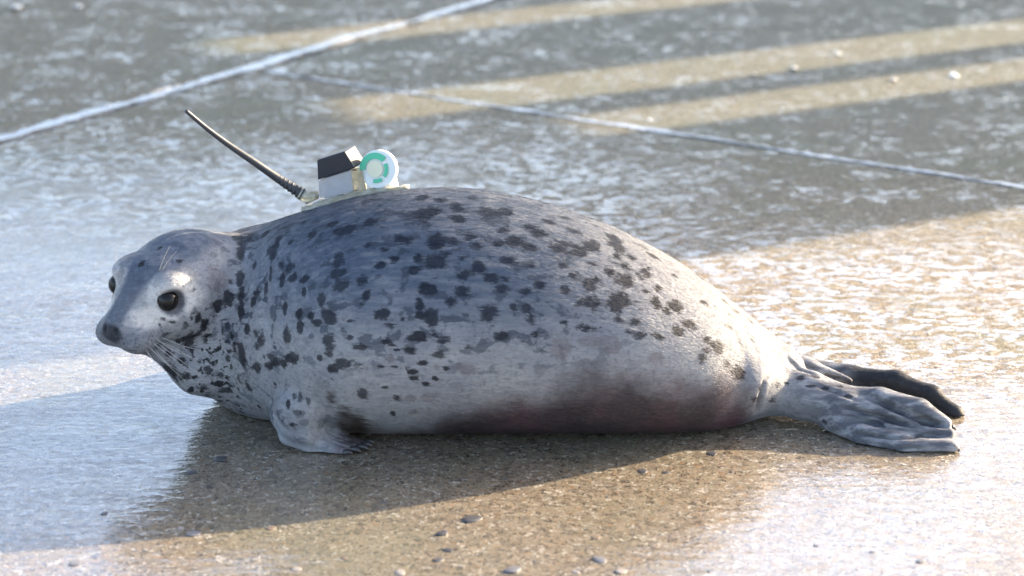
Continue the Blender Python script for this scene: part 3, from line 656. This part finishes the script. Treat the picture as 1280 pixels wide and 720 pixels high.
# ------------------------------------------------------------------ satellite tag glued to the back
M_RESIN = N('clear_resin'); r_ = M_RESIN.noise(60, 3)
M_RESIN.set(Base_Color=M_RESIN.mix(M_RESIN.sstep(r_, 0.35, 0.65), (0.50, 0.46, 0.32), (0.74, 0.69, 0.54)), Roughness=0.2, Transmission_Weight=0.5, IOR=1.45, Normal=M_RESIN.bump(r_, 0.002)); M_RESIN = M_RESIN.m
M_BLACK = plain('black_housing', (0.012, 0.016, 0.026), 0.35, amt=0.1)
M_RUBBER = plain('antenna_rubber', (0.035, 0.037, 0.042), 0.42, amt=0.1)
M_WHITE = plain('white_plastic', (0.74, 0.76, 0.72), 0.3, amt=0.05)
M_GREEN = plain('green_ring', (0.06, 0.50, 0.28), 0.35, amt=0.05)
M_CREAM = plain('cream_disc', (0.72, 0.70, 0.50), 0.35, amt=0.05)
M_CASE = plain('milky_case', (0.55, 0.57, 0.60), 0.25, amt=0.2, grain=90, bump=0.001, Transmission_Weight=0.3)
YT = 3.50
def skin_under(px, py, Y):
    p = P(px, py, Y); h = bvh.ray_cast(Vector((p.x, p.y, 0.6)), Vector((0, 0, -1)))
    return h[0]
tagroot = bpy.data.objects.new('tracking_tag', None); C.objects.link(tagroot)
tagroot.location = skin_under(450, 240, YT)
tag(tagroot, "resin tracking tag with black box, round disc and whip antenna on the seal's back", 'tracking tag')
def tp(o):
    o.parent = tagroot; o.matrix_parent_inverse = Matrix.Translation(-tagroot.location); return o
# base plate: draped on the back
bm = bmesh.new(); nu, nv = 22, 8; top = []; bot = []
for i in range(nu + 1):
    rt, rb = [], []
    for j in range(nv + 1):
        t = i / nu; w = (j / nv - 0.5) * 2
        px = 376 + t * 136; width = 0.030 * (0.6 + 0.4 * math.sin(math.pi * min(max(t, 0.05), 0.92))) * (1 + 0.1 * math.sin(9 * t) + rng.uniform(-0.14, 0.14))
        s_ = skin_under(px, 240, YT + w * width)
        hgt = 0.008 * (1 - abs(w) ** 6) * (0.6 + 0.4 * math.sin(math.pi * t)) + 0.0022 * math.sin(17 * t + 3 * w) * math.cos(23 * t - 5 * w) + rng.uniform(-0.001, 0.001)
        rt.append(bm.verts.new(s_ + Vector((0, 0, 0.002 + max(hgt, 0.001))))); rb.append(bm.verts.new(s_ - Vector((0, 0, 0.003))))
    top.append(rt); bot.append(rb)
for i in range(nu):
    for j in range(nv):
        bm.faces.new((top[i][j], top[i + 1][j], top[i + 1][j + 1], top[i][j + 1])); bm.faces.new((bot[i][j], bot[i][j + 1], bot[i + 1][j + 1], bot[i + 1][j]))
    bm.faces.new((top[i][0], bot[i][0], bot[i + 1][0], top[i + 1][0])); bm.faces.new((top[i][nv], top[i + 1][nv], bot[i + 1][nv], bot[i][nv]))
for j in range(nv):
    bm.faces.new((top[0][j], top[0][j + 1], bot[0][j + 1], bot[0][j])); bm.faces.new((top[nu][j], bot[nu][j], bot[nu][j + 1], top[nu][j + 1]))
bmesh.ops.recalc_face_normals(bm, faces=bm.faces[:])
tp(from_bm('resin_base', bm, M_RESIN, None, True))
def prism(front, dy_, name, mat, Y, bev=0.0015, tilt=0.0):
    bm = bmesh.new()
    a = [bm.verts.new(P(x_, y_, Y)) for x_, y_ in front]; b = [bm.verts.new(P(x_, y_, Y) + Vector(dy_)) for x_, y_ in front]
    bm.faces.new(a); bm.faces.new(b[::-1])
    for i in range(len(a)):
        j = (i + 1) % len(a); bm.faces.new((a[i], b[i], b[j], a[j]))
    bmesh.ops.recalc_face_normals(bm, faces=bm.faces[:])
    bmesh.ops.bevel(bm, geom=bm.edges[:], offset=bev, segments=2, affect='EDGES', profile=0.5)
    return tp(from_bm(name, bm, mat))
prism([(396, 200), (431, 189), (444, 210), (397, 225)], (0.012, 0.036, 0.0), 'housing', M_BLACK, YT - 0.015)
prism([(398, 225.5), (438, 212.5), (441, 240), (404, 249), (398, 250)], (0.008, 0.026, 0.0), 'battery_case', M_CASE, YT - 0.010)
prism([(433, 213), (452, 214), (458, 240), (441, 243)], (0.0, 0.022, 0.0), 'circuit_pod', M_RESIN, YT - 0.008)
# clip lug in front of the housing
tp(from_bm('antenna_socket', tube_bm([P(374, 241, YT), P(384, 247, YT), P(398, 243, YT)], [0.009, 0.010, 0.006], 10), M_RESIN, None, True))
# round disc
cd = P(474, 211, YT); dn = Vector((-0.28, -0.93, 0.20)).normalized()
def disc(name, r0, r1, th, c, mat, parent=None, a0=0.0, a1=2 * math.pi, n_=40):
    bm = bmesh.new(); ax = dn.cross(Vector((0, 0, 1))).normalized(); ay = ax.cross(dn).normalized()
    full = a1 - a0 > 6.2; rows = []
    for i in range(n_ + (0 if full else 1)):
        a = a0 + (a1 - a0) * i / n_; d = ax * math.cos(a) + ay * math.sin(a)
        rows.append([bm.verts.new(c + d * r + dn * h) for r, h in ((r0, 0), (r0, th), (r1, th), (r1, 0))])
    m = len(rows)
    for i in range(m if full else m - 1):
        p_, q_ = rows[i], rows[(i + 1) % m]
        for k in range(4): bm.faces.new((p_[k], q_[k], q_[(k + 1) % 4], p_[(k + 1) % 4]))
    if not full: bm.faces.new(rows[0]); bm.faces.new(rows[-1][::-1])
    bmesh.ops.recalc_face_normals(bm, faces=bm.faces[:])
    return from_bm(name, bm, mat)
dk = tp(disc('disc', 0.0004, 0.0272, 0.011, cd - dn * 0.004 , M_WHITE))
def sub(o): o.parent = dk; return o
cf = cd + dn * 0.0072 + P(471, 211, YT) - P(474, 211, YT)
sub(disc('face', 0.0004, 0.0118, 0.0012, cf, M_CREAM))
# arcs of the printed ring (angles counted from the disc's own horizontal)
sub(disc('ring_arc', 0.0145, 0.0232, 0.0010, cf, M_GREEN, a0=R(-8) , a1=R(132)))
sub(disc('ring_arc', 0.0145, 0.0200, 0.0010, cf, M_GREEN, a0=R(232), a1=R(275)))
sub(disc('ring_arc', 0.0145, 0.0195, 0.0010, cf, M_GREEN, a0=R(150), a1=R(215)))
# foot of the disc
tp(from_bm('disc_foot', tube_bm([P(486, 224, YT), P(488, 243, YT)], [0.012, 0.014], 12), M_WHITE, None, True))
# antenna
ap = spline([P(380, 244, YT), P(352, 226, YT), P(320, 204, YT - 0.01), P(286, 181, YT - 0.02), P(258, 160, YT - 0.03), P(232, 138, YT - 0.04)], 40)
tp(from_bm('antenna', tube_bm(ap, [0.0084 - 0.0056 * (i / 39) ** 0.7 for i in range(40)], 10), M_RUBBER, None, True))
for i in range(7):
    k = 1.2 + i * 1.25; k0_ = int(k); p = ap[k0_].lerp(ap[k0_ + 1], k - k0_); d = (ap[k0_ + 1] - ap[k0_]).normalized()
    r = 0.0096 - 0.0005 * i
    tp(from_bm('strain_relief_rib', tube_bm([p - d * 0.0016, p - d * 0.001, p + d * 0.001, p + d * 0.0016], [r * 0.82, r, r, r * 0.82], 12), M_RUBBER, None, True))

# ------------------------------------------------------------------ stones on the slipway
def stone_mat(name, c):
    n = N(name); f = n.noise(90, 4); n.set(Base_Color=n.mix(f, tuple(k * 0.6 for k in c), tuple(min(k * 1.3, 1) for k in c)), Roughness=0.5, Normal=n.bump(f, 0.0015), Coat_Weight=0.25, Coat_Roughness=0.25); return n.m
MS = [stone_mat('dark_stone', (0.055, 0.055, 0.06)), stone_mat('grey_stone', (0.13, 0.13, 0.14)), stone_mat('brown_stone', (0.16, 0.12, 0.085)), stone_mat('pale_stone', (0.24, 0.22, 0.20))]
protos = []
for k in range(6):
    bm = bmesh.new(); bmesh.ops.create_icosphere(bm, subdivisions=2, radius=1)
    rr = random.Random(k)
    a, b = Vector([rr.uniform(-1, 1) for _ in range(3)]), Vector([rr.uniform(-1, 1) for _ in range(3)])
    for vtx in bm.verts:
        c = vtx.co; c *= 1 + 0.22 * math.sin(2.2 * c.dot(a) + k) + 0.14 * math.sin(4.1 * c.dot(b)) + rr.uniform(-0.04, 0.04)
        if c.z < -0.4: c.z = -0.4
        if c.z > 0.45: c.z = 0.45 + (c.z - 0.45) * 0.25
    me_ = bpy.data.meshes.new('pebble'); bm.to_mesh(me_); bm.free(); protos.append(me_)
stones = [(590, 650, 19, 0), (555, 667, 12, 0), (560, 688, 10, 0), (547, 700, 8, 0), (640, 714, 17, 1), (750, 700, 13, 1), (745, 672, 8, 2), (820, 685, 6, 2), (536, 675, 4, 2), (240, 668, 14, 1), (226, 661, 8, 3), (276, 574, 14, 0), (239, 591, 10, 0), (131, 642, 6, 0),
          (890, 567, 9, 0), (802, 589, 8, 0), (832, 591, 7, 0), (672, 584, 4, 0), (506, 566, 5, 0), (633, 599, 5, 0), (914, 590, 4, 0), (92, 705, 10, 1), (338, 661, 9, 2), (430, 698, 7, 2), (370, 712, 12, 3), (320, 700, 9, 3), (500, 716, 13, 3), (870, 628, 6, 2), (615, 668, 6, 2), (480, 628, 6, 0), (776, 715, 14, 3), (690, 690, 4, 2), (455, 660, 4, 2), (1090, 690, 6, 1), (1150, 702, 8, 1), (1020, 682, 6, 1), (720, 716, 9, 3), (525, 655, 4, 3)]
rr = random.Random(3)
for _ in range(16): stones.append((rr.uniform(200, 1000), rr.uniform(575, 716), rr.uniform(2, 4.5), rr.choice([0, 0, 2, 2])))
mesh_cache = {}
for i, (a, b, r, c) in enumerate(stones):
    p = G(a, b); s_ = r * depth(p.y, b) / FPX * (0.72 if c != 3 else 0.55)
    key = (i % 6, c)
    if key not in mesh_cache:
        m = protos[i % 6].copy(); m.materials.clear(); m.materials.append(MS[c]); m.polygons.foreach_set('use_smooth', [True] * len(m.polygons)); mesh_cache[key] = m
    o = bpy.data.objects.new('pebble', mesh_cache[key]); C.objects.link(o)
    hgt = s_ * rr.uniform(0.16, 0.32)
    o.scale = (s_, s_ * rr.uniform(0.7, 1.3), hgt); o.location = (p.x, p.y, hgt * 0.36); o.rotation_euler = (0, 0, rr.uniform(-0.7, 0.7))
    where = ("in the seal's shadow beside its belly" if 215 < a and b < 604 else "on the wet bright concrete beyond the seal's shadow" if (a < 215 or a > 850) else "on the sunlit tan concrete in front of the seal" if b < 690 else "at the wet margin of the sunlit tan concrete")
    size = 'larger' if r > 9 else 'small' if r > 5 else 'tiny'
    kind_ = ['dark', 'smooth grey', 'brown', 'pale'][c]
    tag(o, f'{size} {kind_} pebble {where}', 'pebble', f'{size} {kind_} pebbles {where}')
# white chips added on the concrete to stand in for water glints
M_GLINT = plain('glint_chip', (0.80, 0.78, 0.74), 0.15, amt=0.05, Coat_Weight=1.0)
msh = protos[2].copy(); msh.polygons.foreach_set('use_smooth', [True] * len(msh.polygons)); msh.materials.clear(); msh.materials.append(M_GLINT)
for a, b, r in [(1047, 67, 5), (992, 86, 6), (1192, 95, 6), (1117, 100, 5), (942, 93, 4), (20, 10, 9), (97, 9, 7), (812, 150, 3)]:
    p = G(a, b); s_ = r * depth(p.y, b) / FPX * 0.8
    o = bpy.data.objects.new('glint_chip', msh); C.objects.link(o); o.scale = (s_, s_ * 1.3, s_ * 0.6); o.location = (p.x, p.y, s_ * 0.2); o.rotation_euler = (0.2, 0.1, rr.uniform(0, 3))
    left = a < 300
    tag(o, 'white chip added as a water glint on the weathered slab past the pale joint' if left else 'white chip added as a droplet glint on the damp slab banded with sunlight', 'added glint chip', 'glint chips past the pale joint' if left else 'glint chips on the sunlit banded slab')  # added chips stand in for water glints, not shell
